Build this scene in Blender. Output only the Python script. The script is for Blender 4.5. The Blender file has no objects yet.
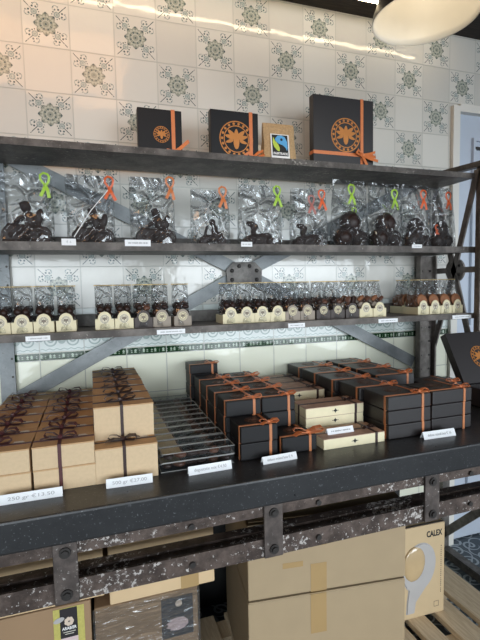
import bpy, bmesh, math, random
from mathutils import Vector, Matrix, Euler, noise
random.seed(7)
PI = math.pi
D = bpy.data
COL = bpy.context.scene.collection
R = math.radians

# ------------------------------------------------------------------ node helpers
class X:
    """tiny expression layer over Math nodes"""
    nt = None
    def __init__(self, s): self.s = s
    @staticmethod
    def m(op, *a):
        n = X.nt.nodes.new('ShaderNodeMath'); n.operation = op
        for i, v in enumerate(a):
            if isinstance(v, X): X.nt.links.new(v.s, n.inputs[i])
            else: n.inputs[i].default_value = v
        return X(n.outputs[0])
    def __add__(s, o): return X.m('ADD', s, o)
    __radd__ = __add__
    def __sub__(s, o): return X.m('SUBTRACT', s, o)
    def __rsub__(s, o): return X.m('SUBTRACT', o, s)
    def __mul__(s, o): return X.m('MULTIPLY', s, o)
    __rmul__ = __mul__
    def __truediv__(s, o): return X.m('DIVIDE', s, o)
    def lt(s, o): return X.m('LESS_THAN', s, o)
    def gt(s, o): return X.m('GREATER_THAN', s, o)
    def abs(s): return X.m('ABSOLUTE', s)
    def cos(s): return X.m('COSINE', s)
    def sin(s): return X.m('SINE', s)
    def sqrt(s): return X.m('SQRT', s)
    def fr(s): return X.m('FRACT', s)
    def fl(s): return X.m('FLOOR', s)
    def mod(s, o): return X.m('FLOORED_MODULO', s, o)
    def max(s, o): return X.m('MAXIMUM', s, o)
    def min(s, o): return X.m('MINIMUM', s, o)
    def at2(s, o): return X.m('ARCTAN2', s, o)
    def ss(s, a, b):
        n = X.nt.nodes.new('ShaderNodeMapRange'); n.interpolation_type = 'SMOOTHSTEP'
        X.nt.links.new(s.s, n.inputs[0]); n.inputs[1].default_value = a; n.inputs[2].default_value = b
        return X(n.outputs[0])

def hyp(a, b): return (a*a + b*b).sqrt()

def new_mat(name):
    m = D.materials.new(name); m.use_nodes = True
    nt = m.node_tree; X.nt = nt
    return m, nt, nt.nodes['Principled BSDF']

def rgb(c): return (c[0], c[1], c[2], 1)
def mixc(nt, f, a, b):
    n = nt.nodes.new('ShaderNodeMix'); n.data_type = 'RGBA'
    if isinstance(f, X): nt.links.new(f.s, n.inputs[0])
    elif hasattr(f, 'is_output'): nt.links.new(f, n.inputs[0])
    else: n.inputs[0].default_value = f
    for i, v in ((6, a), (7, b)):
        if isinstance(v, tuple): n.inputs[i].default_value = rgb(v)
        else: nt.links.new(v, n.inputs[i])
    return n.outputs[2]
def coords(nt, kind='Object'):
    return nt.nodes.new('ShaderNodeTexCoord').outputs[kind]
def mapped(nt, scale, kind='Object'):
    n = nt.nodes.new('ShaderNodeMapping'); n.inputs['Scale'].default_value = scale
    nt.links.new(coords(nt, kind), n.inputs[0]); return n.outputs[0]
def noise_x(nt, scale, detail=3, vec=None, rough=.5):
    n = nt.nodes.new('ShaderNodeTexNoise'); n.inputs['Scale'].default_value = scale
    n.inputs['Detail'].default_value = detail; n.inputs['Roughness'].default_value = rough
    nt.links.new(vec or coords(nt), n.inputs['Vector']); return X(n.outputs[0])
def bump(nt, b, h, strength=.3, dist=.002):
    n = nt.nodes.new('ShaderNodeBump'); n.inputs['Strength'].default_value = strength
    n.inputs['Distance'].default_value = dist
    nt.links.new(h.s, n.inputs['Height']); nt.links.new(n.outputs[0], b.inputs['Normal'])
def setb(b, **k):
    names = dict(col='Base Color', rough='Roughness', metal='Metallic', spec='Specular IOR Level', ior='IOR', coat='Coat Weight', sheen='Sheen Weight')
    for a, v in k.items(): b.inputs[names[a]].default_value = rgb(v) if isinstance(v, tuple) else v

def simple(name, col, rough=.6, metal=0, var=.12, scale=30, bmp=0, spec=.5, coat=0):
    m, nt, b = new_mat(name)
    n = noise_x(nt, scale)
    lo = tuple(c*(1-var) for c in col); hi = tuple(min(1, c*(1+var)) for c in col)
    nt.links.new(mixc(nt, n, lo, hi), b.inputs['Base Color'])
    setb(b, rough=rough, metal=metal, spec=spec, coat=coat)
    if bmp: bump(nt, b, n, bmp)
    return m

def mat_emit(name, col, s):
    m, nt, b = new_mat(name)
    setb(b, col=col); b.inputs['Emission Color'].default_value = rgb(col); b.inputs['Emission Strength'].default_value = s
    return m

def mat_wall():
    m, nt, b = new_mat('glazed_wall_tiles')
    sep = nt.nodes.new('ShaderNodeSeparateXYZ'); nt.links.new(coords(nt), sep.inputs[0])
    x, z = X(sep.outputs[0]), X(sep.outputs[2])
    T = .15
    U = x/T + .5; V = (z - 2.2195)/T + .5
    iu, iv = U.fl(), V.fl()
    p, q = U.fr() - .5, V.fr() - .5
    par = (iu + iv).mod(2.0)
    pat = par.lt(.5)
    # per tile random
    comb = nt.nodes.new('ShaderNodeCombineXYZ'); nt.links.new(iu.s, comb.inputs[0]); nt.links.new(iv.s, comb.inputs[1])
    wn = nt.nodes.new('ShaderNodeTexWhiteNoise'); wn.noise_dimensions = '3D'; nt.links.new(comb.outputs[0], wn.inputs[0])
    wsep = nt.nodes.new('ShaderNodeSeparateColor'); nt.links.new(wn.outputs[1], wsep.inputs[0])
    r1, r2, r3 = (X(o) for o in wsep.outputs[:3])
    # ---- rosette
    r = hyp(p, q); th = q.at2(p)
    c8 = (th*4.0).cos().abs()
    edge = .205 + c8*.062
    ros = 1 - (r/edge).ss(.93, 1.03)
    vein = ((th*8.0).sin().abs()).ss(.05, .55)
    rings = ((r*75.0 + (th*16.0).cos()*.6).cos()).ss(-.3, .7)
    tone = vein*.5 + rings*.5
    tips = ((r - .245).abs().lt(.03))*(r.lt(.165 + c8*c8*.102))*r.gt(.225)
    tips2 = ((r - .12).abs().lt(.02))*(((th*4.0 + PI/2).cos().abs()).gt(.8))
    dot = r.lt(.022)
    # ---- corner sprigs
    a, bb = p.abs(), q.abs()
    s = (a + bb)*.70711; t = (a - bb)*.70711
    s = .70711 - (.70711 - s)*.80; ta = t.abs()*.80
    stem = ta.lt(.0075)*((s - .545).abs().lt(.10))
    fl_r = hyp(s - .415, ta)
    flower = (fl_r - .042).abs().lt(.013)
    flower2 = fl_r.lt(.024)
    def blob(sx, tx, rad): return hyp(s - sx, ta - tx).lt(rad)
    leaves = blob(.50, .045, .018).max(blob(.455, .085, .016)).max(blob(.40, .075, .014)).max(blob(.53, .085, .011)).max(blob(.465, .135, .012)).max(blob(.36, .06, .012))
    curl = ((hyp(s - .475, ta - .10) - .045).abs().lt(.007))*(ta.gt(.07))
    brk = noise_x(nt, 130, 2)
    # ---- border tile zones (absolute height)
    bu = (x/T + .5).fr() - .5
    in_b = z.lt(1.245)
    in_border = in_b*z.gt(1.092)
    zz = z - 1.135
    ax = bu.abs()
    sc = ((hyp(ax - .25, zz/T + .02) - .13).abs().lt(.018)).max((hyp(ax - .25, zz/T) - .06).abs().lt(.02)).max((hyp(ax, zz/T - .10) - .15).abs().lt(.018)*(zz.gt(-.01))).max(hyp(ax - .46, zz/T).lt(.05)).max((hyp(ax, zz/T + .02) - .07).abs().lt(.02))
    zig = ((z - 1.1 - ((x*260.0).sin())*.002).abs()).lt(.0016)
    scroll = (sc*z.gt(1.104)).max(zig)
    band = (z.lt(1.088))*(z.gt(1.063))
    marks = band*((z - 1.0755).abs().lt(.0065))*(((x*420.0).sin() + (x*173.0 + 1.3).sin()*.8 + (z*900.0).sin()*.6).gt(.55))
    lower = z.lt(1.092)
    # ---- colours
    white = mixc(nt, r3, (.60, .58, .53), (.68, .66, .605))
    ink = mixc(nt, tone, (.15, .17, .145), (.46, .475, .40))
    upper = mixc(nt, (ros*pat)*(.75 + brk*.35), white, ink)
    dark = (tips.max(tips2).max(dot).max(stem).max(leaves))*pat
    upper = mixc(nt, dark*(brk.ss(.25, .5)), upper, (.09, .12, .125))
    upper = mixc(nt, (flower.max(flower2).max(curl))*pat*(brk.ss(.2, .5))*.85, upper, (.25, .31, .30))
    bord = mixc(nt, scroll*.7, (.66, .71, .68), (.20, .29, .27))
    low = mixc(nt, band, (.84, .84, .69), (.010, .040, .014))
    low = mixc(nt, marks*.7, low, (.55, .66, .52))
    c = mixc(nt, in_b, upper, bord); c = mixc(nt, lower, c, low)
    # grout
    gh = q.abs().gt(.489)*z.gt(1.2)
    gb = ((z - 1.0905).abs().lt(.0016)).max((z - 1.0615).abs().lt(.0012)).max((z - .913).abs().lt(.0018))
    g = (p.abs().gt(.4885)).max(gh).max(gb)
    c = mixc(nt, g*.8, c, (.50, .50, .46))
    nt.links.new(c, b.inputs['Base Color'])
    setb(b, rough=.07, ior=1.52)
    lump = noise_x(nt, 16, 2)
    fine = noise_x(nt, 90, 2)
    h = p*(r1 - .5)*.022 + q*(r2 - .5)*.022 + (p*p + q*q)*-.006 + lump*.010 + fine*.0010 - g*.006
    bump(nt, b, h, 1.0, .15)
    return m

def mat_floor():
    m, nt, b = new_mat('cement_floor_tiles')
    sep = nt.nodes.new('ShaderNodeSeparateXYZ'); nt.links.new(coords(nt), sep.inputs[0])
    x, y = X(sep.outputs[0]), X(sep.outputs[1])
    T = .2
    p, q = (x/T).fr() - .5, (y/T).fr() - .5
    a, c = p.abs(), q.abs()
    r = hyp(a - .25, c - .25); th = (c - .25).at2(a - .25)
    spiral = ((r*48.0 + th).sin()).ss(.1, .5)*r.lt(.2)
    ring = ((hyp(p, q) - .12).abs().lt(.03)).max((hyp(a - .5, c - .5) - .13).abs().lt(.03)).max(hyp(p, q).lt(.05))
    pet = (((q.at2(p))*4.0).cos()*.05 + .42 - hyp(p, q)).abs().lt(.018)
    g = (a.gt(.49)).max(c.gt(.49))
    n = noise_x(nt, 25)
    col = mixc(nt, spiral.max(ring).max(pet), (.055, .075, .095), (.42, .47, .50))
    col = mixc(nt, g, col, (.12, .13, .14)); col = mixc(nt, n*.35, col, (.10, .11, .12))
    nt.links.new(col, b.inputs['Base Color']); setb(b, rough=.55)
    return m

def mat_wood(name, c1, c2, axis=(1, 12, 12), scale=6, rough=.7):
    m, nt, b = new_mat(name)
    v = mapped(nt, axis)
    n = noise_x(nt, scale, 5, v, .6)
    w = ((n*34.0).sin()).ss(-1, 1)
    nt.links.new(mixc(nt, w*.55 + n*.45, c1, c2), b.inputs['Base Color']); setb(b, rough=rough)
    bump(nt, b, n, .2, .003)
    return m

def mat_rust(name, base, light, fleck, lo=.60, hi=.66, sc=18):
    m, nt, b = new_mat(name)
    n1 = noise_x(nt, sc, 6, rough=.65); n2 = noise_x(nt, 95, 4, rough=.7); n3 = noise_x(nt, 4, 2)
    c = mixc(nt, n1.ss(.35, .7), base, light)
    f = (n2*.75 + n3*.3).ss(lo, hi)
    c = mixc(nt, f, c, fleck)
    nt.links.new(c, b.inputs['Base Color']); setb(b, rough=.5, metal=.25)
    bump(nt, b, n2, .5, .002)
    return m

def mat_counter():
    m, nt, b = new_mat('black_speckled_worktop')
    n = noise_x(nt, 260, 2); n2 = noise_x(nt, 9, 4); n3 = noise_x(nt, 70, 3)
    c = mixc(nt, n2, (.012, .012, .013), (.03, .031, .033))
    c = mixc(nt, n.ss(.66, .74)*.5, c, (.22, .23, .24)); c = mixc(nt, n3.ss(.66, .72)*.35, c, (.16, .17, .18))
    nt.links.new(c, b.inputs['Base Color'])
    nt.links.new((.22 + n3*.2).s, b.inputs['Roughness'])
    bump(nt, b, n3, .25, .001)
    return m

def mat_film(name, amount=.05, scale=26, haze=.012, strength=1.0, dist=.02, facing=.5, vs=(1, 1, 1)):
    m = D.materials.new(name); m.use_nodes = True; nt = m.node_tree; X.nt = nt
    nt.nodes.remove(nt.nodes['Principled BSDF'])
    out = nt.nodes['Material Output']
    tr = nt.nodes.new('ShaderNodeBsdfTransparent'); tr.inputs[0].default_value = (.97, .98, .985, 1)
    gl = nt.nodes.new('ShaderNodeBsdfGlossy'); gl.inputs['Roughness'].default_value = .10
    df = nt.nodes.new('ShaderNodeBsdfDiffuse'); df.inputs[0].default_value = (.85, .88, .9, 1)
    cc = mapped(nt, vs)
    n = nt.nodes.new('ShaderNodeTexNoise'); n.inputs['Scale'].default_value = 9; nt.links.new(cc, n.inputs['Vector'])
    va = nt.nodes.new('ShaderNodeVectorMath'); va.operation = 'MULTIPLY_ADD'
    nt.links.new(n.outputs[1], va.inputs[0]); va.inputs[1].default_value = (.07, .07, .07); nt.links.new(cc, va.inputs[2])
    vo = nt.nodes.new('ShaderNodeTexVoronoi'); vo.feature = 'DISTANCE_TO_EDGE'; vo.inputs['Scale'].default_value = scale; nt.links.new(va.outputs[0], vo.inputs['Vector'])
    vo2 = nt.nodes.new('ShaderNodeTexVoronoi'); vo2.inputs['Scale'].default_value = scale*.8; nt.links.new(va.outputs[0], vo2.inputs['Vector'])
    h = X(vo.outputs[0]).ss(0, .22)*.55 + X(vo2.outputs[0])*.7
    bp = nt.nodes.new('ShaderNodeBump'); bp.inputs['Strength'].default_value = strength; bp.inputs['Distance'].default_value = dist
    nt.links.new(h.s, bp.inputs['Height']); nt.links.new(bp.outputs[0], gl.inputs['Normal'])
    lw = nt.nodes.new('ShaderNodeLayerWeight'); lw.inputs[0].default_value = .25; nt.links.new(bp.outputs[0], lw.inputs['Normal'])
    f = (X(lw.outputs[0])*facing + amount).min(.9)
    m1 = nt.nodes.new('ShaderNodeMixShader'); m1.inputs[0].default_value = haze
    nt.links.new(tr.outputs[0], m1.inputs[1]); nt.links.new(df.outputs[0], m1.inputs[2])
    m2 = nt.nodes.new('ShaderNodeMixShader'); nt.links.new(f.s, m2.inputs[0])
    nt.links.new(m1.outputs[0], m2.inputs[1]); nt.links.new(gl.outputs[0], m2.inputs[2])
    nt.links.new(m2.outputs[0], out.inputs[0])
    return m

M = {}
M['wall'] = mat_wall(); M['floor'] = mat_floor()
M['ceil'] = mat_wood('dark_ceiling_boards', (.012, .009, .008), (.035, .026, .02), (1, 14, 1), 5)
M['door'] = simple('pale_blue_door_paint', (.50, .55, .63), .45, var=.03)
M['trim'] = simple('cream_door_frame_paint', (.72, .69, .63), .5, var=.03)
M['shelf'] = mat_rust('weathered_shelf_board', (.045, .036, .03), (.14, .12, .105), (.32, .29, .25), .62, .70, 14)
M['steel'] = mat_rust('blue_grey_steel', (.19, .205, .21), (.30, .315, .32), (.08, .07, .065), .62, .70, 9)
M['iron'] = mat_rust('dark_worn_iron', (.07, .062, .056), (.17, .155, .14), (.30, .27, .25), .64, .72, 20)
M['postiron'] = mat_rust('grey_brown_post_iron', (.13, .115, .10), (.27, .24, .22), (.40, .36, .33), .64, .72, 16)
M['rail'] = mat_rust('rusted_painted_iron', (.045, .030, .024), (.125, .090, .074), (.50, .46, .43), .60, .645, 26)
M['plate'] = mat_rust('brown_iron_plate', (.055, .043, .038), (.12, .095, .083), (.40, .37, .34), .63, .70, 22)
M['bolt'] = simple('dark_bolt_steel', (.05, .045, .042), .45, .6)
M['counter'] = mat_counter()
M['kraft'] = simple('kraft_card', (.62, .455, .28), .75, var=.10, scale=120)
M['krafttop'] = simple('kraft_lid_card', (.52, .325, .165), .75, var=.1, scale=60)
M['maroon'] = simple('maroon_ribbon', (.075, .018, .02), .4, var=.2)
M['brownrib'] = simple('dark_brown_ribbon', (.035, .014, .012), .4, var=.2)
M['black'] = simple('black_box_card', (.011, .0103, .011), .45, var=.1, spec=.28)
M['blackbrown'] = simple('dark_brown_box_card', (.020, .0165, .0165), .40, var=.1)
M['orange'] = simple('orange_satin_ribbon', (.66, .20, .065), .38, var=.15, scale=60)
M['redorange'] = simple('red_orange_ribbon', (.75, .13, .035), .4, var=.15)
M['boxrib'] = simple('burnt_orange_ribbon', (.50, .175, .065), .4, var=.2, scale=60)
M['pink'] = simple('dusty_rose_ribbon', (.45, .16, .13), .4, var=.15)
M['green'] = simple('lime_green_ribbon', (.40, .62, .06), .4, var=.12)
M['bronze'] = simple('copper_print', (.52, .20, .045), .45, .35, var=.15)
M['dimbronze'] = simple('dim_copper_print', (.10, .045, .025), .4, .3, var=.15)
M['greyprint'] = simple('pale_grey_print', (.62, .58, .50), .6, var=.05)
M['cream'] = simple('cream_box_card', (.78, .69, .46), .6, var=.07, scale=50)
M['pinktop'] = simple('rosy_wood_print', (.42, .27, .20), .55, var=.35, scale=40)
M['creamtray'] = simple('cream_tray_card', (.72, .64, .42), .6, var=.05)
M['taupetray'] = simple('taupe_tray_card', (.30, .25, .20), .6, var=.06)
M['choctray'] = simple('dark_tray_card', (.05, .035, .03), .55, var=.08)
M['choc'] = simple('dark_chocolate', (.024, .0115, .0085), .42, var=.35, scale=45, spec=.3)
M['milk'] = simple('milk_chocolate', (.10, .04, .022), .4, var=.3, scale=60, bmp=.2)
M['biscuit'] = simple('brown_biscuit', (.26, .105, .045), .7, var=.35, scale=90, bmp=.4)
M['nougat'] = simple('pale_nougat', (.62, .50, .40), .6, var=.3, scale=70, bmp=.3)
M['film'] = mat_film('crinkled_clear_film', .085, 15, .02, 1.0, .03)
M['filmfold'] = mat_film('folded_clear_film', .16, 20, .10, 1.0, .03)
M['film2'] = mat_film('clear_pack_film', .09, 30, .018)
M['acetate'] = mat_film('clear_acetate', .02, 7, .003, .12, .01, .04)
M['stretch'] = mat_film('stretch_wrap', .10, 9, .05, 1.0, .04, .4, (1, 1, 7))
M['gold'] = simple('gold_closure_strip', (.58, .42, .20), .4, .4)
M['white'] = simple('white_card', (.82, .83, .84), .55, var=.02)
M['grey_text'] = simple('grey_ink', (.40, .40, .41), .7, var=.02)
M['ink'] = simple('black_ink', (.012, .012, .012), .6, var=.02)
M['paper'] = simple('white_ink', (.85, .84, .82), .6, var=.02)
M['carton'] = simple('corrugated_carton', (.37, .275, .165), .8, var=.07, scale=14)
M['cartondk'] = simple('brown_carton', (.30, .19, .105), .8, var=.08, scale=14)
M['cartonlit'] = simple('lit_tan_carton', (.60, .43, .25), .8, var=.07, scale=14)  # carton colour lightened so the upper boxes look lit beneath the worktop
M['tape'] = simple('packing_tape', (.40, .265, .12), .22, var=.08, scale=10, coat=.5)
M['calex'] = simple('tan_lamp_box', (.52, .385, .225), .7, var=.05)
M['pine'] = mat_wood('pine_slat', (.60, .45, .28), (.80, .65, .46), (14, 1, 14), 5)
M['yellow'] = simple('yellow_label', (.46, .41, .11), .5, var=.25, scale=70)
M['labelblack'] = simple('black_label', (.02, .017, .02), .45, var=.1)
M['labelpink'] = simple('pale_pink_label', (.60, .46, .46), .6, var=.05)
M['photo'] = simple('dark_label_print', (.035, .035, .042), .4, var=.6, scale=60)
M['kraftbag'] = simple('speckled_kraft_bag', (.46, .30, .15), .7, var=.45, scale=150, bmp=.2)
M['blue'] = simple('sky_blue_print', (.10, .38, .68), .5, var=.05)
M['lime'] = simple('lime_print', (.50, .62, .07), .5, var=.05)
M['shade_out'] = simple('black_lamp_enamel', (.012, .012, .013), .35, var=.1)
M['shade_in'] = simple('white_lamp_enamel', (.85, .80, .70), .35, var=.03)
M['led'] = mat_emit('warm_tube_light', (1, .80, .52), 17)
M['bulb'] = mat_emit('warm_bulb', (1, .86, .66), 2.2)
M['fixture_shade'] = simple('dark_fixture_metal_and_shade', (.02, .02, .02), .5, var=.1)
M['badge_sheen_grey'] = simple('grey_badge_and_plastic_sheen', (.43, .41, .40), .22, var=.08, scale=20, coat=.4)
M['bulbamber'] = simple('amber_bulb_glass', (.50, .36, .20), .12, var=.25, scale=14, coat=.8)

# ------------------------------------------------------------------ mesh helpers
def B(): return bmesh.new()
def box(bm, c, s, rot=None, bev=0):
    """c = centre, s = full size"""
    mt = Matrix.Translation(c) @ (rot.to_4x4() if rot else Matrix()) @ Matrix.Diagonal((s[0], s[1], s[2], 1))
    r = bmesh.ops.create_cube(bm, size=1, matrix=mt)
    if bev:
        es = list({e for v in r['verts'] for e in v.link_edges})
        bmesh.ops.bevel(bm, geom=es, offset=bev, segments=2, affect='EDGES', profile=.5)
def bx(bm, x0, x1, y0, y1, z0, z1, bev=0):
    box(bm, ((x0+x1)/2, (y0+y1)/2, (z0+z1)/2), (x1-x0, y1-y0, z1-z0), None, bev)
def rod(bm, a, b, r, n=10, r2=None):
    a, b = Vector(a), Vector(b); d = b-a
    mt = Matrix.Translation((a+b)/2) @ d.to_track_quat('Z', 'Y').to_matrix().to_4x4()
    bmesh.ops.create_cone(bm, cap_ends=True, segments=n, radius1=r, radius2=r if r2 is None else r2, depth=d.length, matrix=mt)
def ball(bm, c, s, sub=2, rot=None):
    if isinstance(s, (int, float)): s = (s, s, s)
    mt = Matrix.Translation(c) @ (rot.to_matrix().to_4x4() if rot else Matrix()) @ Matrix.Diagonal((s[0], s[1], s[2], 1))
    bmesh.ops.create_icosphere(bm, subdivisions=sub, radius=1, matrix=mt)
def prism(bm, pts, d0, d1, axis='y'):
    """outline pts (a,b) extruded between d0 and d1 along axis"""
    def v(p, d):
        if axis == 'y': return (p[0], d, p[1])
        if axis == 'x': return (d, p[0], p[1])
        return (p[0], p[1], d)
    A = [bm.verts.new(v(p, d0)) for p in pts]; Bv = [bm.verts.new(v(p, d1)) for p in pts]
    n = len(pts)
    fs = [bm.faces.new(A), bm.faces.new(Bv[::-1])]
    for i in range(n): fs.append(bm.faces.new((A[i], Bv[i], Bv[(i+1) % n], A[(i+1) % n])))
    bmesh.ops.recalc_face_normals(bm, faces=fs)
def bar(bm, a, b, w, t, up=(0, 0, 1)):
    """flat bar from a to b, width w across in the plane normal to 'thick' axis up"""
    a, b = Vector(a), Vector(b); d = (b-a); L = d.length; d.normalize()
    n = Vector(up); n = (n - d*n.dot(d)).normalized(); s = n.cross(d)
    mt = Matrix((( d.x, s.x, n.x, (a.x+b.x)/2), (d.y, s.y, n.y, (a.y+b.y)/2), (d.z, s.z, n.z, (a.z+b.z)/2), (0, 0, 0, 1)))
    bmesh.ops.create_cube(bm, size=1, matrix=mt @ Matrix.Diagonal((L, w, t, 1)))
def strip(bm, pts, wdir, w, t=.0007):
    """ribbon along pts, width w along wdir (vector or list)"""
    P = [Vector(p) for p in pts]; n = len(P); ring = []
    for i, p in enumerate(P):
        d = (P[min(i+1, n-1)] - P[max(i-1, 0)]).normalized()
        wd = Vector(wdir[i] if isinstance(wdir, list) else wdir)
        wd = (wd - d*wd.dot(d)).normalized(); nn = d.cross(wd)
        ring.append([bm.verts.new(p + wd*a*w/2 + nn*b*t/2) for a, b in ((-1, -1), (1, -1), (1, 1), (-1, 1))])
    for i in range(n-1):
        for k in range(4): bm.faces.new((ring[i][k], ring[i][(k+1) % 4], ring[i+1][(k+1) % 4], ring[i+1][k]))
    bm.faces.new(ring[0][::-1]); bm.faces.new(ring[-1])
def tube(bm, pts, r, n=6):
    P = [Vector(p) for p in pts]; rings = []
    for i, p in enumerate(P):
        d = (P[min(i+1, len(P)-1)] - P[max(i-1, 0)]).normalized()
        q = d.to_track_quat('Z', 'Y')
        rings.append([bm.verts.new(p + q @ Vector((r*math.cos(2*PI*k/n), r*math.sin(2*PI*k/n), 0))) for k in range(n)])
    for i in range(len(P)-1):
        for k in range(n): bm.faces.new((rings[i][k], rings[i][(k+1) % n], rings[i+1][(k+1) % n], rings[i+1][k]))
    bm.faces.new(rings[0][::-1]); bm.faces.new(rings[-1])
def lathe(bm, prof, n=40, mt=Matrix(), close=True):
    rings = [[bm.verts.new(mt @ Vector((r*math.cos(2*PI*k/n), r*math.sin(2*PI*k/n), z))) for k in range(n)] for r, z in prof]
    for i in range(len(prof)-1):
        for k in range(n): bm.faces.new((rings[i][k], rings[i][(k+1) % n], rings[i+1][(k+1) % n], rings[i+1][k]))
    if close:
        bm.faces.new(rings[0][::-1]); bm.faces.new(rings[-1])
def mesh_of(bm, name, mat, smooth=False):
    me = D.meshes.new(name); bmesh.ops.recalc_face_normals(bm, faces=bm.faces[:]); bm.to_mesh(me); bm.free()
    me.materials.append(mat)
    if smooth: me.polygons.foreach_set('use_smooth', [True]*len(me.polygons))
    return me
def part(name, bm_or_me, mat, parent=None, loc=(0, 0, 0), rot=None, smooth=False, label=None):
    me = bm_or_me if isinstance(bm_or_me, bpy.types.Mesh) else mesh_of(bm_or_me, name, mat, smooth)
    o = D.objects.new(name, me); COL.objects.link(o); o.parent = parent; o.location = loc
    if rot: o.rotation_euler = rot
    if label: o['label'] = label
    return o
def thing(name, label, cat, loc=(0, 0, 0), rz=0, group=None, rot=None):
    o = D.objects.new(name, None); COL.objects.link(o); o.empty_display_size = .02
    o.location = loc; o.rotation_euler = rot or (0, 0, rz); o['label'] = label; o['category'] = cat
    if group: o['group'] = group
    return o
def tag(o, label, cat, group=None):
    o['label'] = label; o['category'] = cat
    if group: o['group'] = group
    return o
def struct(name, bm, mat):
    o = part(name, bm, mat); o['kind'] = 'structure'; return o
def dup(src, loc, rz=0, label=None, group=None):
    r = src.copy(); COL.objects.link(r); r.location = loc; r.rotation_euler = (0, 0, rz)
    if label: r['label'] = label
    if group: r['group'] = group
    for ch in list(src.children):
        c = ch.copy(); COL.objects.link(c); c.parent = r
        for g in list(ch.children):
            e = g.copy(); COL.objects.link(e); e.parent = c
    return r
def text_mesh(body, size, depth=.0003, align='CENTER', bold=0):
    cu = D.curves.new('lettering', 'FONT'); cu.body = body; cu.size = size; cu.extrude = depth; cu.align_x = align; cu.align_y = 'CENTER'
    cu.offset = bold
    o = D.objects.new('lettering', cu); COL.objects.link(o)
    dg = bpy.context.evaluated_depsgraph_get()
    me = D.meshes.new_from_object(o.evaluated_get(dg)); me.name = 'lettering'
    D.objects.remove(o); D.curves.remove(cu)
    return me
FRONT = (PI/2, 0, 0)                         # a flat XY drawing stood up to face the camera (-y)
def faint_line(w, h, parent, loc, rot=FRONT):
    # one row of small grey strokes, too small to read
    bm = B(); x = -w/2; rd = random.Random(int(w*1e5))
    while x < w/2:
        l = rd.uniform(.0012, .0026); bx(bm, x, x+l*.75, -h*rd.uniform(.3, .5), h*rd.uniform(.3, .5), 0, .0003); x += l if rd.random() < .82 else l*2
    return part('lettering', bm, M['grey_text'], parent, loc, rot)
def lettering(body, size, mat, parent, loc, rot=FRONT, width=None, bold=0, name='lettering'):
    me = text_mesh(body, size, bold=bold); me.materials.clear(); me.materials.append(mat)
    xs = [v.co.x for v in me.vertices]
    if width and xs:
        k = width/(max(xs)-min(xs))
        for v in me.vertices: v.co.x *= k
    return part(name, me, mat, parent, loc, rot)
def baked(bm, name, mat, voxel, smooth_it=4):
    """fuse overlapping lumps into one continuous surface"""
    me = D.meshes.new(name); bm.to_mesh(me); bm.free()
    o = D.objects.new(name, me); COL.objects.link(o)
    md = o.modifiers.new('r', 'REMESH'); md.mode = 'VOXEL'; md.voxel_size = voxel
    s = o.modifiers.new('s', 'SMOOTH'); s.iterations = smooth_it; s.factor = .5
    dg = bpy.context.evaluated_depsgraph_get()
    out = D.meshes.new_from_object(o.evaluated_get(dg)); out.name = name
    D.objects.remove(o); D.meshes.remove(me)
    out.materials.clear(); out.materials.append(mat)
    out.polygons.foreach_set('use_smooth', [True]*len(out.polygons))
    return out
ORD = ['front', 'second', 'third', 'fourth', 'fifth', 'sixth', 'seventh', 'eighth', 'ninth', 'tenth', 'eleventh', 'rearmost']

def emblem_bm(r, t=.0006):
    """round openwork emblem: toothed ring and three pods; lies in XY, faces +z"""
    bm = B(); n = 40
    def ringf(r0, r1):
        a = [(r0*math.cos(2*PI*k/n), r0*math.sin(2*PI*k/n)) for k in range(n)]
        b = [(r1*math.cos(2*PI*k/n), r1*math.sin(2*PI*k/n)) for k in range(n)]
        vs = [[bm.verts.new((p[0], p[1], z)) for p in q] for q in (a, b) for z in (0, t)]
        for k in range(n):
            j = (k+1) % n
            bm.faces.new((vs[1][k], vs[1][j], vs[3][j], vs[3][k])); bm.faces.new((vs[2][k], vs[2][j], vs[3][j], vs[3][k]))
            bm.faces.new((vs[0][k], vs[0][j], vs[1][j], vs[1][k])); bm.faces.new((vs[0][k], vs[0][j], vs[2][j], vs[2][k]))
    ringf(.94*r, r); ringf(.70*r, .75*r)
    for k in range(18):
        a = 2*PI*k/18
        prism(bm, [(r*(.845*math.cos(a)+.075*math.cos(b)), r*(.845*math.sin(a)+.075*math.sin(b))) for b in [2*PI*i/8 for i in range(8)]], 0, t, 'z')
    cnt = [0]
    def pod(ang, L, w, off):
        pts = []
        for i in range(16):
            b = 2*PI*i/16; px, py = w*math.sin(b)*(1-.25*math.cos(b)), off + L*(1+math.cos(b))/2
            pts.append((r*(px*math.cos(ang)-py*math.sin(ang)), r*(px*math.sin(ang)+py*math.cos(ang))))
        cnt[0] += 1; prism(bm, pts, 0, t*(1+.12*cnt[0]), 'z')
    pod(0, 1.12, .17, -.56)
    for s in (-1, 1):
        pod(s*.80, .58, .12, .10); pod(s*1.32, .56, .11, .12); pod(s*1.9, .46, .09, .20)
    return bm

def bow_bm(s, w, tails=2, seed=0):
    """ribbon bow lying over z=0, loops along x"""
    rnd = random.Random(seed); bm = B()
    for sg in (-1, 1):
        k = rnd.uniform(.85, 1.15); yo = rnd.uniform(-.25, .25)*s
        pts = [(0, 0, .1*s), (sg*.45*s*k, yo*.5, .42*s), (sg*.95*s*k, yo, .46*s), (sg*1.12*s*k, yo*1.1, .25*s), (sg*.9*s*k, yo, .08*s), (sg*.4*s*k, yo*.5, .06*s), (0, 0, .05*s)]
        strip(bm, pts, (0, 1, .15*sg), w)
    for j in range(tails):
        sg = (-1, 1)[j % 2]; a = rnd.uniform(-.9, -.2) if sg < 0 else rnd.uniform(.1, .8)
        e = (sg*s*1.15, a*s, .12*s)
        strip(bm, [(0, 0, .08*s), (e[0]*.5, e[1]*.4, .26*s), (e[0], e[1], e[2])], (-e[1], e[0], 0), w)
    ball(bm, (0, 0, .16*s), (.2*s, w*.62, .18*s), 1)
    return bm

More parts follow.
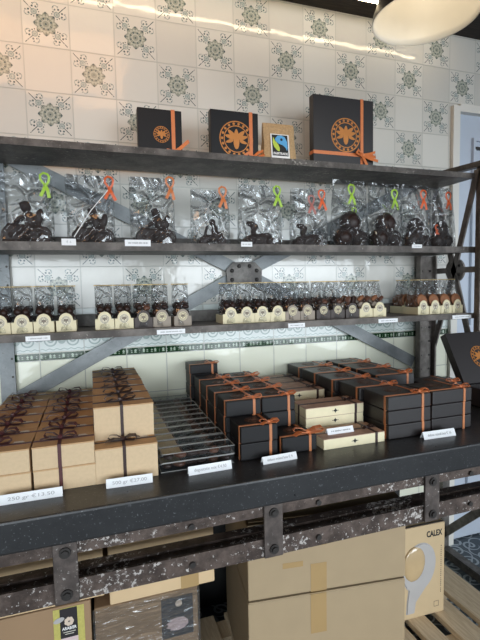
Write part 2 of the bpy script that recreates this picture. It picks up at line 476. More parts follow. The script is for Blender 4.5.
# ------------------------------------------------------------------ the room
bm = B(); bx(bm, -1.6, 1.735, 0, .06, 0, 2.47); bx(bm, 1.735, 2.7, 0, .06, 2.13, 2.47); struct('wall_back', bm, M['wall'])
bm = B(); bx(bm, -1.6, 2.7, -3.2, .3, -.05, 0); struct('floor', bm, M['floor'])
bm = B()
ang = math.atan2(.46, 2.4)
for i in range(22):                                    # dark boarded ceiling rising into the room
    y0 = -i*.115; bar(bm, (-1.6, y0-.055, 2.47+.0075*(i % 2)+(-y0)*.2), (2.7, y0-.055, 2.47+.0075*(i % 2)+(-y0)*.2), .112, .02, (0, -.2, -1))
struct('ceiling', bm, M['ceil'])
dr = thing('door_1', 'pale blue panelled door', 'door', (1.775, 0, 0)); dr['kind'] = 'structure'
for k in ('label', 'category'): del dr[k]
bm = B(); bx(bm, .0, .92, .012, .05, .008, 2.105)
part('door_leaf', bm, M['door'], dr)
bm = B()
def frame_rect(bm, x0, x1, z0, z1, w, y0, y1):
    bx(bm, x0, x1, y0, y1, z0, z0+w); bx(bm, x0, x1, y0, y1, z1-w, z1); bx(bm, x0, x0+w, y0, y1, z0+w, z1-w); bx(bm, x1-w, x1, y0, y1, z0+w, z1-w)
frame_rect(bm, .10, .82, 1.1, 2.0, .015, -.002, .012); frame_rect(bm, .10, .82, .15, .95, .015, -.002, .012)
part('panel_moulding', bm, M['door'], dr)
bm = B(); bx(bm, .11, .16, -.004, .012, 1.945, 1.957); part('hinge', bm, M['bolt'], dr)
bm = B(); bx(bm, 1.737, 1.775, -.018, .05, 0, 2.13); bx(bm, 1.775, 2.7, -.018, .05, 2.105, 2.14); struct('trim_1', bm, M['trim'])

# ------------------------------------------------------------------ counter with riveted rail front
ct = thing('counter', 'long black worktop on a riveted rusty iron frame', 'counter', (0, 0, 0))
ZC = .86
bm = B(); bx(bm, -1.1, 1.72, -.772, -.012, .792, ZC, .005); part('worktop', bm, M['counter'], ct)
def angle_rail(name, z0, z1, y, depth, mat):
    bm = B(); bx(bm, -1.1, 1.70, y-.006, y, z0, z1); bx(bm, -1.1, 1.70, y, y+depth, z1-.007 if name != 'lower_rail' else z0, z1 if name != 'lower_rail' else z0+.007)
    return part(name, bm, mat, ct)
bm = B(); bx(bm, -1.1, 1.45, -.018, -.006, .002, .79); part('shade_panel', bm, M['fixture_shade'], ct)  # added dark sheet standing in for the deep shade under the counter
angle_rail('upper_rail', .764, .7915, -.755, .05, M['rail'])
angle_rail('lower_rail', .662, .708, -.755, .05, M['rail'])
bm = B(); bx(bm, -1.1, 1.70, -.690, -.684, .655, .700); bx(bm, -1.1, 1.70, -.712, -.690, .694, .700); part('inner_rail', bm, M['rail'], ct)
for xp in (-.43, .035, .497, .962, 1.43):
    bm = B(); bx(bm, xp-.024, xp+.024, -.770, -.762, .664, .798, .002); pl = part('joint_plate', bm, M['plate'], ct)
    for zz in (.775, .685):
        bm = B(); rod(bm, (xp, -.770, zz), (xp, -.774, zz), .0115, 16); rod(bm, (xp, -.772, zz), (xp, -.7785, zz), .0075, 6)
        part('bolt', bm, M['bolt'], pl)
for xp in (.30, .62, 1.10, -.20):
    for zz in (.774, .685):
        bm = B(); rod(bm, (xp, -.760, zz), (xp, -.7665, zz), .007, 12); part('rivet', bm, M['bolt'], ct)
for xl in (-1.0, 1.665):                               # end frames
    for yl in (-.735, -.06):
        bm = B(); bx(bm, xl-.02, xl+.02, yl-.02, yl+.02, 0, .79); part('leg', bm, M['iron'], ct)
    bm = B(); bx(bm, xl-.02, xl+.02, -.735, -.04, .012, .05); part('foot_beam', bm, M['iron'], ct)
    bm = B(); bar(bm, (xl, -.05, .09), (xl, -.72, .78), .035, .012, (1, 0, 0)); part('diagonal_brace', bm, M['iron'], ct)

# ------------------------------------------------------------------ shelf rack standing on the counter
rk = thing('shelf_rack', 'weathered three-tier metal shelf rack standing on the black counter', 'shelf rack', (0, 0, ZC))
YB, YF, XL, XR = -.03, -.26, -.42, 1.635
S1, S2, S3 = 1.752, 1.455, 1.181
O = -ZC
for z, t in ((S1, .016), (S2, .02), (S3, .018)):
    bm = B(); bx(bm, XL, XR-.012, YF, YB, z-t+O, z+O, .002)
    sh = part('shelf', bm, M['shelf'], rk)
    bm = B(); bx(bm, XL, XR-.012, YF-.0035, YF, z-t-.004+O, z+.001+O); part('front_lip', bm, M['shelf'], sh)
    if z != S1:
        bm = B(); bx(bm, XL, XR-.012, YB-.004, YB+.001, z+O, z+.042+O); part('back_rail', bm, M['iron'], sh)
def post(name, x0, x1, y0, y1, z0, z1, mat):
    bm = B(); bx(bm, x0, x1, y1-.006, y1, z0+O, z1+O); bx(bm, x0, x0+.006, y0, y1-.006, z0+O, z1+O)
    return part(name, bm, mat, rk)
bm = B(); bx(bm, -.20, -.152, -.027, -.019, 0, 1.79+O); bx(bm, -.158, -.152, -.028, -.019, 0, 1.79+O); pp = part('post', bm, M['steel'], rk)
bm = B()
for k in range(14): rod(bm, (-.160, -.027, .03+k*.063), (-.160, -.029, .03+k*.063), .004, 8)
part('rivet_row', bm, M['bolt'], pp)
bm = B()                                                # right back post, built-up channel
bx(bm, 1.525, 1.618, -.034, -.026, 0, S2-.022+O); bx(bm, 1.525, 1.533, -.056, -.034, 0, S2-.022+O); bx(bm, 1.61, 1.618, -.056, -.034, 0, S2-.022+O)
pp = part('post', bm, M['postiron'], rk)
bm = B()
for k in range(8):
    for xx in (1.548, 1.595): rod(bm, (xx, -.034, .05+k*.065), (xx, -.038, .05+k*.065), .005, 8)
part('rivet_row', bm, M['bolt'], pp)
bm = B(); bx(bm, 1.622, 1.634, -.305, -.262, 0, 1.785+O); bx(bm, 1.606, 1.622, -.305, -.297, 0, 1.785+O); part('post', bm, M['postiron'], rk)
bm = B(); bx(bm, 1.625, 1.637, -.03, -.012, S2+O, 1.80+O); part('post', bm, M['postiron'], rk)
# X brace on the back with centre gusset
gx, gz = .690, 1.366
YBR = -.022
for a in ((-.17, 1.777), (1.52, 1.752), (-.17, .925), (1.52, .945)):
    bm = B(); bar(bm, (gx, YBR+.004, gz+O), (a[0], YBR+.004, a[1]+O), .05, .006, (0, 1, 0)); part('brace_bar', bm, M['steel'], rk)
bm = B(); prism(bm, [(gx+a, gz+b+O) for a, b in ((-.072, -.040), (.072, -.040), (.075, .012), (.045, .042), (-.045, .042), (-.075, .012))], YBR-.011, YBR-.003)
gp = part('gusset_plate', bm, M['iron'], rk)
for a, b in ((-.052, .008), (.052, .008), (-.052, -.028), (.052, -.028), (-.022, .026), (.022, .026)):
    bm = B(); ball(bm, (gx+a, YBR-.011, gz+b+O), (.0085, .006, .0085), 2); part('rivet', bm, M['bolt'], gp, smooth=True)
# cross brace on the right end, round hub
hy, hz = -.158, 1.363
bm = B(); rod(bm, (1.618, hy, hz+O), (1.628, hy, hz+O), .052, 32); hb = part('hub_plate', bm, M['postiron'], rk)
bm = B()
for k in range(5): ball(bm, (1.617, hy+.033*math.cos(k*1.257), hz+.033*math.sin(k*1.257)+O), (.005, .007, .007), 1)
part('rivet_ring', bm, M['bolt'], hb)
for a in ((-.272, 1.765), (-.028, 1.765), (-.272, .98), (-.028, .98)):
    bm = B(); bar(bm, (1.617, hy, hz+O), (1.617, a[0], a[1]+O), .026, .008, (1, 0, 0)); part('end_bar', bm, M['postiron'], rk)
bm = B(); bx(bm, 1.613, 1.62, -.29, -.03, hz-.012+O, hz+.012+O); part('end_bar', bm, M['postiron'], rk)
bm = B(); bar(bm, (1.625, -.30, 1.785+O), (1.625, -.018, 1.80+O), .022, .03, (1, 0, 0)); part('end_bar', bm, M['shelf'], rk)

# ------------------------------------------------------------------ gift boxes on the counter
def wrap_ribbon(W, Dp, H, fx, fy, w, t=.0012):
    """ribbon round a box (origin front-left-bottom corner): across at depth fy, over the top at fx"""
    bm = B()
    x, y = W*fx, Dp*fy
    bx(bm, x-w/2, x+w/2, -t, Dp+t, H-.0003, H+t); bx(bm, x-w/2, x+w/2, -t, 0, 0, H); bx(bm, x-w/2, x+w/2, Dp, Dp+t, 0, H)
    bx(bm, -t, W+t, y-w/2, y+w/2, H-.0003, H+t); bx(bm, -t, 0, y-w/2, y+w/2, 0, H); bx(bm, W, W+t, y-w/2, y+w/2, 0, H)
    return bm
def gift_box(name, W, Dp, H, mats, fx, fy, rw, bow_s, seeds, logo, lid=.0):
    """prototypes: list of things differing in the lie of the bow; left out of the scene, copied later"""
    protos = []
    bm = B(); bx(bm, 0, W, 0, Dp, .0012 if not lid else 0, H - (.0025 if lid else 0), .0012 if lid else .0028); body = mesh_of(bm, 'body', mats[0])
    top = None
    if lid:
        bm = B(); bx(bm, -.0008, W+.0008, -.0008, Dp+.0008, H-.0035, H, .0008); top = mesh_of(bm, 'lid', mats[1])
    rib = mesh_of(wrap_ribbon(W, Dp, H, fx, fy, rw), 'ribbon', mats[2])
    lm = mesh_of(logo[0], 'emblem', logo[1])
    for s in seeds:
        e = D.objects.new(name, None); COL.objects.link(e); e.empty_display_size = .02
        part('body', body, None, e)
        if top: part('lid', top, None, e)
        part('ribbon', rib, None, e)
        if bow_s: part('bow', mesh_of(bow_bm(bow_s, rw*1.3, 2, s), 'bow', M['orange'] if mats[2] is M['boxrib'] else mats[2]), None, e, (W*fx, Dp*fy, H+.001), (0, 0, random.Random(s).uniform(-.5, .5)))
        part('emblem', lm, None, e, (W*logo[2], Dp*logo[3], H+.0001))
        protos.append(e)
    return protos
def kill(ps):
    for p in ps:
        for c in list(p.children_recursive): D.objects.remove(c)
        D.objects.remove(p)
def stack(protos, x, y, z, W, H, layers, text, cat, group, no_bow_below=True, jit=.0015, key=0):
    """layers of boxes at one spot, bottom first; only the top one keeps bow and emblem"""
    out = []
    for k in range(layers):
        p = protos[(key + k) % len(protos)]
        o = dup(p, (x + random.uniform(-jit, jit), y + random.uniform(0, jit), z + k*H), random.uniform(-.006, .006), text(k, layers), group)
        o['category'] = cat
        if k < layers-1:
            for c in list(o.children):
                if c.name.split('.')[0] in ('bow', 'emblem'): D.objects.remove(c)
        out.append(o)
    return out
def layer_name(k, n):
    if n == 1: return 'single layer'
    return 'top layer' if k == n-1 else ('bottom layer' if k == 0 else ('second layer' if k == 1 else 'third layer'))

# small kraft boxes, two columns
W, Dp, H = .131, .081, .0525
def logo_oval(rx, ry):
    bm = B()
    n = 24
    prism(bm, [(rx*math.cos(2*PI*i/n), ry*math.sin(2*PI*i/n)) for i in range(n)], 0, .0006, 'z')
    return bm
def logo_lines(w):
    bm = B()
    for i in range(4): bx(bm, -w/2+i*.001, w/2-i*.002, -.006+i*.004, -.0045+i*.004, 0, .0005)
    return bm
pr = gift_box('kraft_gift_box', W, Dp, H, (M['kraft'], M['krafttop'], M['maroon']), .43, .5, .008, .035, (1, 2, 3), (logo_lines(.028), M['greyprint'], .80, .62), 1)
for ci, (x0, cn) in enumerate(((-.166, 'far left column'), (-.031, 'column beside the taller kraft boxes'))):
    for r in range(7):
        def tx(k, n): return f"small kraft box with maroon ribbon, {cn}, {ORD[r] if r == 0 else ORD[r]} row, {'upper' if k else 'lower'} layer"
        stack(pr, x0, -.66+r*.0825, ZC, W, H, 2, tx, 'gift box', 'small kraft gift boxes', key=r+ci)
kill(pr)
# taller kraft boxes
W, Dp, H = .143, .086, .083
pr = gift_box('kraft_gift_box', W, Dp, H, (M['kraft'], M['krafttop'], M['brownrib']), .46, .5, .0075, .033, (4, 5, 6), (logo_lines(.032), M['greyprint'], .80, .6), 1)
for r in range(6):
    for k in range(2):
        o = dup(pr[(r+k) % 3], (.1015+random.uniform(-.001, .001), (-.66, -.603)[k]+r*.088, ZC+k*H), random.uniform(-.006, .006),
                f"tall kraft box with dark ribbon, {'upper' if k else 'lower'} layer, {ORD[r]} box from the front", 'tall kraft gift boxes')
        o['category'] = 'gift box'
        if k == 0 and r > 0:
            for c in list(o.children):
                if c.name.split('.')[0] in ('bow', 'emblem'): D.objects.remove(c)
kill(pr)

# clear trays of chocolates
def tray_proto():
    W, Dp, H = .186, .05, .0235
    e = D.objects.new('chocolate_tray', None); COL.objects.link(e)
    bm = B(); t = .0008
    bx(bm, 0, W, 0, Dp, 0, t); bx(bm, 0, W, 0, t, t, H-t); bx(bm, 0, W, Dp-t, Dp, t, H-t); bx(bm, 0, t, t, Dp-t, t, H-t); bx(bm, W-t, W, t, Dp-t, t, H-t); bx(bm, 0, W, 0, Dp, H-t, H)
    part('clear_box', bm, M['acetate'], e)
    bm = B(); rr = .0011
    for z in (rr, H-rr):
        for y in (rr, Dp-rr): rod(bm, (0, y, z), (W, y, z), rr, 6)
        for x in (rr, W-rr): rod(bm, (x, 0, z), (x, Dp, z), rr, 6)
    part('moulded_rim', bm, M['acetate_rim'], e)
    bm = B(); bx(bm, .003, .05, .004, Dp-.004, H-.0035, H-.0022); part('paper_slip', bm, M['gold_paper'], e)
    for i in range(6):
        bm = B()
        ball(bm, (0, 0, .0085), (.0138, .0195, .0085), 2)
        if i % 2: rod(bm, (-.009, 0, .0145), (.009, 0, .0155), .0025, 6)
        else: ball(bm, (0, 0, .0155), (.006, .007, .003), 1)
        part('chocolate', bm, (M['choc'], M['milk'], M['choc'])[i % 3], e, (.019+i*.0296, Dp/2, .0015), (0, 0, i*.7), smooth=True)
    return e
M['acetate_rim'] = simple('frosted_plastic_rim', (.34, .335, .32), .25, var=.25)
M['gold_paper'] = simple('beige_paper_slip', (.40, .31, .17), .6, var=.25)
pr = tray_proto()
for r in range(11):
    for k in range(2):
        o = dup(pr, (.252+random.uniform(-.002, .002), -.655+r*.0535+(.004 if k == 0 else .0), ZC+k*.0242), random.uniform(-.012, .012),
                f"clear tray of dark chocolates, {'upper' if k else 'lower'} layer, {ORD[r]} from the front", 'clear chocolate trays')
        o['category'] = 'chocolate tray'
kill([pr])

# small black boxes with orange ribbon (middle stack)
W, Dp, H = .103, .098, .0447
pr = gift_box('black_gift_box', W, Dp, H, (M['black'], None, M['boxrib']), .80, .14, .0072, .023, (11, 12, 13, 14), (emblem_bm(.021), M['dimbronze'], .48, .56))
def mid(cn, r):
    return lambda k, n: f"small black orange-ribboned box, {cn} column of middle stack, {ORD[r]} row, {layer_name(k, n)}"
stack(pr, .458, -.655, ZC, W, H, 2, mid('left', 0), 'gift box', 'small black gift boxes', key=0)
o = stack(pr, .574, -.652, ZC, W+.006, H, 1, mid('right', 0), 'gift box', 'small black gift boxes', key=2)[0]
for c in o.children:
    if c.name.startswith('bow'): c.scale = (1.7, 1.7, 1.5)
for r in range(1, 6):
    n = 4 if r == 5 else 3
    o = stack(pr, .447 - (.006 if r == 5 else 0), -.557+(r-1)*.1005+(.022 if r == 5 else 0), ZC, W, H, n, mid('left', r), 'gift box', 'small black gift boxes', key=r)[-1]
    if r == 5: o.scale.z = .75
    if r < 5: stack(pr, .555, -.557+(r-1)*.1005, ZC, W, H, 3, mid('right', r), 'gift box', 'small black gift boxes', key=r+2)
kill(pr)

# cream boxes
W, Dp, H = .196, .094, .0294
def cross_logo():
    bm = B(); prism(bm, [(-.007, 0), (0, -.005), (.007, 0), (0, .005)], 0, .0005, 'z'); bx(bm, -.011, .011, -.0007, .0007, 0, .0006); bx(bm, -.0007, .0007, -.007, .007, 0, .0006); return bm
def cream_proto():
    e = D.objects.new('cream_chocolate_box', None); COL.objects.link(e)
    bm = B(); bx(bm, 0, W, 0, Dp, 0, H-.0012, .001); part('body', bm, M['cream'], e)
    bm = B(); bx(bm, .0, W, 0, Dp, H-.0012, H); part('lid', bm, M['pinktop'], e)
    part('ribbon', wrap_ribbon(W, Dp, H, .86, .5, .008), M['brownrib'], e)
    part('bow', bow_bm(.018, .008, 2, 21), M['brownrib'], e, (W*.86, Dp*.5, H))
    part('emblem', cross_logo(), M['ink'], e, (W*.5, -.0003, H*.5), FRONT)
    return e
pr = cream_proto()
def crm(r): return lambda k, n: f"cream chocolate box with dark ribbon between the black stacks, {ORD[r]} row, {layer_name(k, n)}"
for r, (y, n, dx) in enumerate(((-.66, 1, 0), (-.556, 3, -.001), (-.452, 2, -.01), (-.348, 3, -.02), (-.25, 3, -.02), (-.152, 3, -.02))):
    for k in range(n):
        o = dup(pr, (.694+dx+random.uniform(-.003, .001), y, ZC+k*H), random.uniform(-.01, .004) if r else 0, crm(r)(k, n), 'cream chocolate boxes')
        o['category'] = 'chocolate box'
        if k < n-1 or r == 0:
            for c in list(o.children):
                if c.name.startswith('bow') and k < n-1: D.objects.remove(c)
kill([pr])

# large black boxes (right stack)
W, Dp, H = .150, .124, .0418
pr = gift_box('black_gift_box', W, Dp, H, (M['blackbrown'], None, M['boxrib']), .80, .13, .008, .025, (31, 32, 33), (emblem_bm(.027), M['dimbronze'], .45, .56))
def big(cn, r): return lambda k, n: f"large black orange-ribboned box, {cn} column of right stack, {ORD[r]} row, {layer_name(k, n)}"
for r in range(5):
    stack(pr, .902 - .012*min(r, 2), -.66+r*.1285, ZC, W, H, 3, big('left', r), 'gift box', 'large black gift boxes', key=r)
for r, n in enumerate((3, 2, 3, 3, 3)):
    stack(pr, 1.062 + (.02 if r == 1 else 0), -.655+r*.1285, ZC, W+.02, H, n, big('right', r), 'gift box', 'large black gift boxes', key=r+1)
stack(pr, 1.248, -.43, ZC, W, H, 2, lambda k, n: f"large black orange-ribboned box beside the open black box, {'upper' if k else 'lower'} of two", 'gift box', 'large black gift boxes', key=2)
kill(pr)

# open display box on the right end
dp = thing('open_presentation_box', 'open black presentation box with its big lid tilted back, right end of counter', 'presentation box', (1.41, -.572, ZC))
bm = B(); bx(bm, 0, .26, 0, .005, 0, .068); bx(bm, 0, .26, .14, .145, 0, .068); bx(bm, 0, .005, .005, .14, 0, .068); bx(bm, .255, .26, .005, .14, 0, .068); bx(bm, 0, .26, 0, .145, 0, .004); part('base', bm, M['blackbrown'], dp)
bm = B(); bx(bm, .02, .24, .02, .125, .0045, .05, .004); part('inner_tray', bm, M['black'], dp)
bm = B(); bx(bm, 0, .26, 0, .004, .0, .205); bx(bm, 0, .26, .004, .03, .0, .004); bx(bm, 0, .26, .004, .03, .201, .205); bx(bm, 0, .004, .004, .03, .004, .201); bx(bm, .256, .26, .004, .03, .004, .201)
ld = part('lid', bm, M['blackbrown'], dp, (0, .142, .0725), (-R(29), 0, 0))
part('emblem', emblem_bm(.045), M['bronze'], ld, (.125, -.0008, .10), FRONT)

# ------------------------------------------------------------------ price cards
def tent_card(label, x0, x1, y, z, h, lines, lean=.35, rz=0, fs=.5, width=.74):
    w = x1-x0
    t = thing('price_card', label, 'price card', ((x0+x1)/2, y, z), rz)
    bm = B(); c, s = math.cos(lean), math.sin(lean)
    prism(bm, [(0, 0), (.0008, 0), (h*s+.0008, h*c), (h*s, h*c)], -w/2, w/2, 'x'); prism(bm, [(h*s, h*c), (h*s+.0008, h*c), (2*h*s+.0008, 0), (2*h*s, 0)], -w/2, w/2, 'x')
    part('card', bm, M['white'], t)
    if lines == '~': faint_line(w*.72, h*.25, t, (0, h*s*.5-.0006, h*c*.5), (PI/2-lean, 0, 0))
    else: lettering(lines, h*fs, M['grey_text'], t, (0, h*s*.5-.0006, h*c*.5), (PI/2-lean, 0, 0), width=w*width)
tent_card('white price card reading 250 gr in front of the small kraft boxes', -.095, .03, -.692, ZC, .0205, '250 gr €13.50', .3)
tent_card('white price card reading 500 gr in front of the tall kraft boxes', .122, .226, -.692, ZC, .0205, '500 gr €27.00', .3, -.03)
tent_card('white price card reading degustatie mix before the clear trays', .312, .422, -.688, ZC, .021, 'degustatie mix €4.50', .3, .03)
tent_card('white price card before the small black boxes', .503, .60, -.69, ZC, .019, 'deluxe mixed box € 9', .45, .05)
tent_card('white price card before the large black boxes', 1.00, 1.112, -.695, ZC, .022, 'deluxe mixed box € 16', .45, -.02)
tent_card('small white price card lying on the front cream box', .722, .806, -.632, ZC+H*0+.0296, .018, '~', .45)
def shelf_card(label, x0, x1, zc, h, txt, front):
    t = thing('shelf_label', label, 'shelf label', ((x0+x1)/2, front, zc)); w = x1-x0
    bm = B(); bx(bm, -w/2, w/2, -.0012, 0, -h/2, h/2); part('card', bm, M['white'], t)
    if txt == '~': faint_line(w*.75, h*.28, t, (0, -.0015, 0))
    else: lettering(txt, h*.5, M['grey_text'], t, (0, -.0015, 0), width=w*.8 if len(txt) > 4 else None)
FY = YF-.0036
shelf_card('tiny white price tag on middle shelf between the two left motorcycle bags', .030, .071, S2+.0006, .020, '€ 6', FY)
shelf_card('long white shelf label below the third motorcycle bag', .215, .295, S2+.0, .020, '~', FY)
shelf_card('tiny white price tag below the car shaped chocolate bag', .600, .640, S2+.0, .016, '~', FY)
shelf_card('tiny white price tag below the chocolate egg bags on the right', 1.305, 1.352, S2+.0, .014, '~', FY)
for i, (a, b, w) in enumerate(((-.083, -.015, 'far left packs'), (.305, .398, 'lone brown pack'), (.772, .838, 'centre packs'), (1.152, 1.24, 'mixed nougat packs'), (1.508, 1.606, 'biscuit packs'))):
    shelf_card(f'white shelf label on the lowest shelf edge below the {w}', a, b, S3-.013, .015, '~', FY)

# ------------------------------------------------------------------ boxes and coffee on the top shelf
def stand_box(label, x0, x1, z1, y, emb_r, ex, ez, rx, rzf, dpt, mat=M['black'], tilt=.0):
    w, h = x1-x0, z1-S1
    t = thing('black_gift_box', label, 'gift box', (x0, y, S1+.0015), 0, None, (-tilt, 0, 0))
    bm = B(); bx(bm, 0, w, 0, dpt, 0, h, .002); part('body', bm, mat, t)
    bm = B(); rw = .0125; q = .0012
    bx(bm, w*rx-rw/2, w*rx+rw/2, -q, dpt+q, h, h+q); bx(bm, w*rx-rw/2, w*rx+rw/2, -q, 0, 0, h)
    bx(bm, -q, w+q, -q, 0, h*rzf-rw/2, h*rzf+rw/2); bx(bm, -q, 0, -q, dpt, h*rzf-rw/2, h*rzf+rw/2); bx(bm, w, w+q, -q, dpt, h*rzf-rw/2, h*rzf+rw/2)
    part('ribbon', bm, M['orange'], t)
    part('emblem', emblem_bm(emb_r), M['bronze'], t, (w*ex, -.0002, h*ez), FRONT)
    return t, w, h
t, w, h = stand_box('smallest black box with orange emblem standing on the top shelf, leftmost', .277, .425, 1.908, -.175, .027, .53, .47, .80, .07, .03)
bm = B(); strip(bm, [(0, 0, 0), (.02, -.008, .012), (.045, -.012, .034), (.05, -.012, .036)], (.3, 0, 1), .012); strip(bm, [(0, 0, 0), (-.022, -.006, .004), (-.035, -.006, -.004)], (0, 0, 1), .011); ball(bm, (0, -.003, 0), (.008, .005, .008), 1)
part('bow', bm, M['orange'], t, (w*.80, -.003, h*.07+.006))
t, w, h = stand_box('middle-sized black box with big orange emblem on the top shelf', .522, .698, 1.922, -.19, .062, .53, .44, .84, .06, .03)
bm = B(); strip(bm, [(0, 0, 0), (.015, -.008, .014), (.034, -.010, .022), (.036, -.01, .008), (.01, -.006, -.002)], (0, .5, 1), .012); strip(bm, [(0, 0, 0), (-.02, -.006, .012), (-.034, -.006, .002)], (0, 0, 1), .011); ball(bm, (0, -.003, 0), (.008, .005, .008), 1)
part('bow', bm, M['orange'], t, (w*.88, -.003, h*.06+.006))
t, w, h = stand_box('largest black box with orange ribbon cross on the top shelf right', .912, 1.172, 2.012, -.20, .063, .53, .47, .80, .20, .032, M['blackbrown'])
bm = B()
for pts in ([(0, 0, 0), (.03, -.01, .004), (.05, -.012, .012), (.052, -.01, -.006), (0, -.004, -.004)], [(0, 0, 0), (-.022, -.01, .016), (-.034, -.01, .006), (0, -.003, -.004)], [(0, 0, 0), (.03, -.01, -.014), (.062, -.014, -.022)], [(0, 0, 0), (.006, -.008, -.02), (.016, -.010, -.042)]):
    strip(bm, pts, (0, .3, 1) if abs(pts[-1][2]) < .03 else (1, 0, 0), .012)
ball(bm, (0, -.003, 0), (.009, .006, .009), 1)
part('bow', bm, M['orange'], t, (w*.80, -.003, h*.20))
# coffee bag
t = thing('coffee_bag', 'speckled kraft coffee bag with a round blue and green label on the top shelf', 'coffee bag', (.785, -.165, S1+.0015))
bm = B(); n = 8; m_ = 10; rows = []
for j in range(m_+1):
    f = j/m_; hw = .064-.004*f; hd = .024*(1-f)**.6+.0025; zz = .15*f
    rows.append([bm.verts.new((hw*(1 if abs(math.cos(a)) > .5 else 1.0)*max(-1, min(1, 1.25*math.cos(a))) + .0015*math.sin(9*f+a), hd*max(-1, min(1, 1.25*math.sin(a))), zz)) for a in [2*PI*k/24+PI/24 for k in range(24)]])
for j in range(m_):
    for k in range(24): bm.faces.new((rows[j][k], rows[j][(k+1) % 24], rows[j+1][(k+1) % 24], rows[j+1][k]))
bm.faces.new(rows[0][::-1]); bm.faces.new(rows[-1]); part('bag', bm, M['kraftbag'], t, smooth=False)
lb = D.objects.new('label_panel', mesh_of((lambda b: (bx(b, -.036, .036, -.0008, 0, -.046, .046), b)[1])(B()), 'label_panel', M['paper'])); COL.objects.link(lb); lb.parent = t; lb.location = (-.002, -.0232, .062); lb.rotation_euler = (-.12, 0, 0)
bm = B(); bx(bm, -.031, .031, -.0012, -.0007, -.034, .043); part('black_field', bm, M['ink'], lb)
def flat(pts, d): b = B(); prism(b, pts, -d-.0004, -d); return b
pts = [(-.018+.0, .030), (-.008, .040), (.006, .042), (.020, .036), (.028, .020), (.029, -.004), (.026, -.014), (.020, -.002), (.010, .006), (-.004, .010), (-.014, .016), (-.019, .024)]
part('blue_swirl', flat(pts, .0012), M['blue'], lb)
part('green_leaf', flat([(-.026, .034), (-.020, .022), (-.008, .008), (-.002, -.006), (-.004, -.018), (-.014, -.014), (-.024, -.002), (-.029, .014)], .0012), M['lime'], lb)
part('dark_dot', flat([(.006+.005*math.cos(a*PI/6), .026+.005*math.sin(a*PI/6)) for a in range(12)], .0017), M['ink'], lb)
lettering('FAIRTRADE', .012, M['paper'], lb, (0, -.0018, -.0265), width=.056, bold=.0004)

# ------------------------------------------------------------------ middle shelf: chocolate figures in clear bags
def film_bag_bm(w, dpt, h, seed, lean=0, flare=0, n=36, m_=26, flat_top=.06):
    bm = B(); rows = []; off = Vector((seed*3.1, seed*1.7, 0))
    for j in range(m_+1):
        f = j/m_; hw = w/2*(1+flare*f); hd = dpt/2*max(.0, 1-f**1.5)+flat_top*dpt/2
        row = []
        for k in range(n):
            a = 2*PI*k/n; ca, sa = math.cos(a), math.sin(a)
            px = hw*(abs(ca)**.45)*(1 if ca >= 0 else -1); py = hd*(abs(sa)**.6)*(1 if sa >= 0 else -1)
            nz = noise.noise(Vector((px*26, py*26, h*f*20)) + off); nz2 = noise.noise(Vector((px*60, py*60, h*f*40)) + off)
            amp = .0055 if 0 < j < m_ else .001
            row.append(bm.verts.new((px*(1+.02*nz2)+lean*f*.02, py + nz*amp*(1 if sa >= 0 else -1)*-1 + nz2*.002, max(.0004, h*f + (nz2*.004 if j == m_ else 0)))))
        rows.append(row)
    for j in range(m_):
        for k in range(n): bm.faces.new((rows[j][k], rows[j][(k+1) % n], rows[j+1][(k+1) % n], rows[j+1][k]))
    bm.faces.new(rows[0][::-1])
    return bm
def ribbon_loop_bm(h, w=.010, seed=0):
    """a loop above a knot with two tails, hanging in the xz plane"""
    bm = B(); rd = random.Random(seed)
    pts = [(-.001, 0, 0), (-.012, -.002, .018), (-.012, -.002, .03), (-.004, -.002, .037), (.006, -.002, .034), (.010, -.002, .026), (.008, 0, .012), (.001, 0, 0)]
    k = h/.07
    q = [Vector((p[0]*k*1.15, p[1]-.003, p[2]*k)) for p in pts]
    strip(bm, q, [Vector((-(q[min(i+1, 7)]-q[max(i-1, 0)]).z, .006, (q[min(i+1, 7)]-q[max(i-1, 0)]).x)) for i in range(8)], w*.72)
    strip(bm, [(0, -.004, 0), (-.006*k, -.007, -.016*k), (-.015*k, -.008, -.034*k)], (1, 0, .3), w)
    strip(bm, [(0, -.004, 0), (.006*k, -.009, -.016*k), (.012*k+rd.uniform(-.004, .006), -.009, -.038*k)], (1, 0, -.2), w)
    ball(bm, (0, -.004, 0), (.007, .006, .007), 1)
    return bm
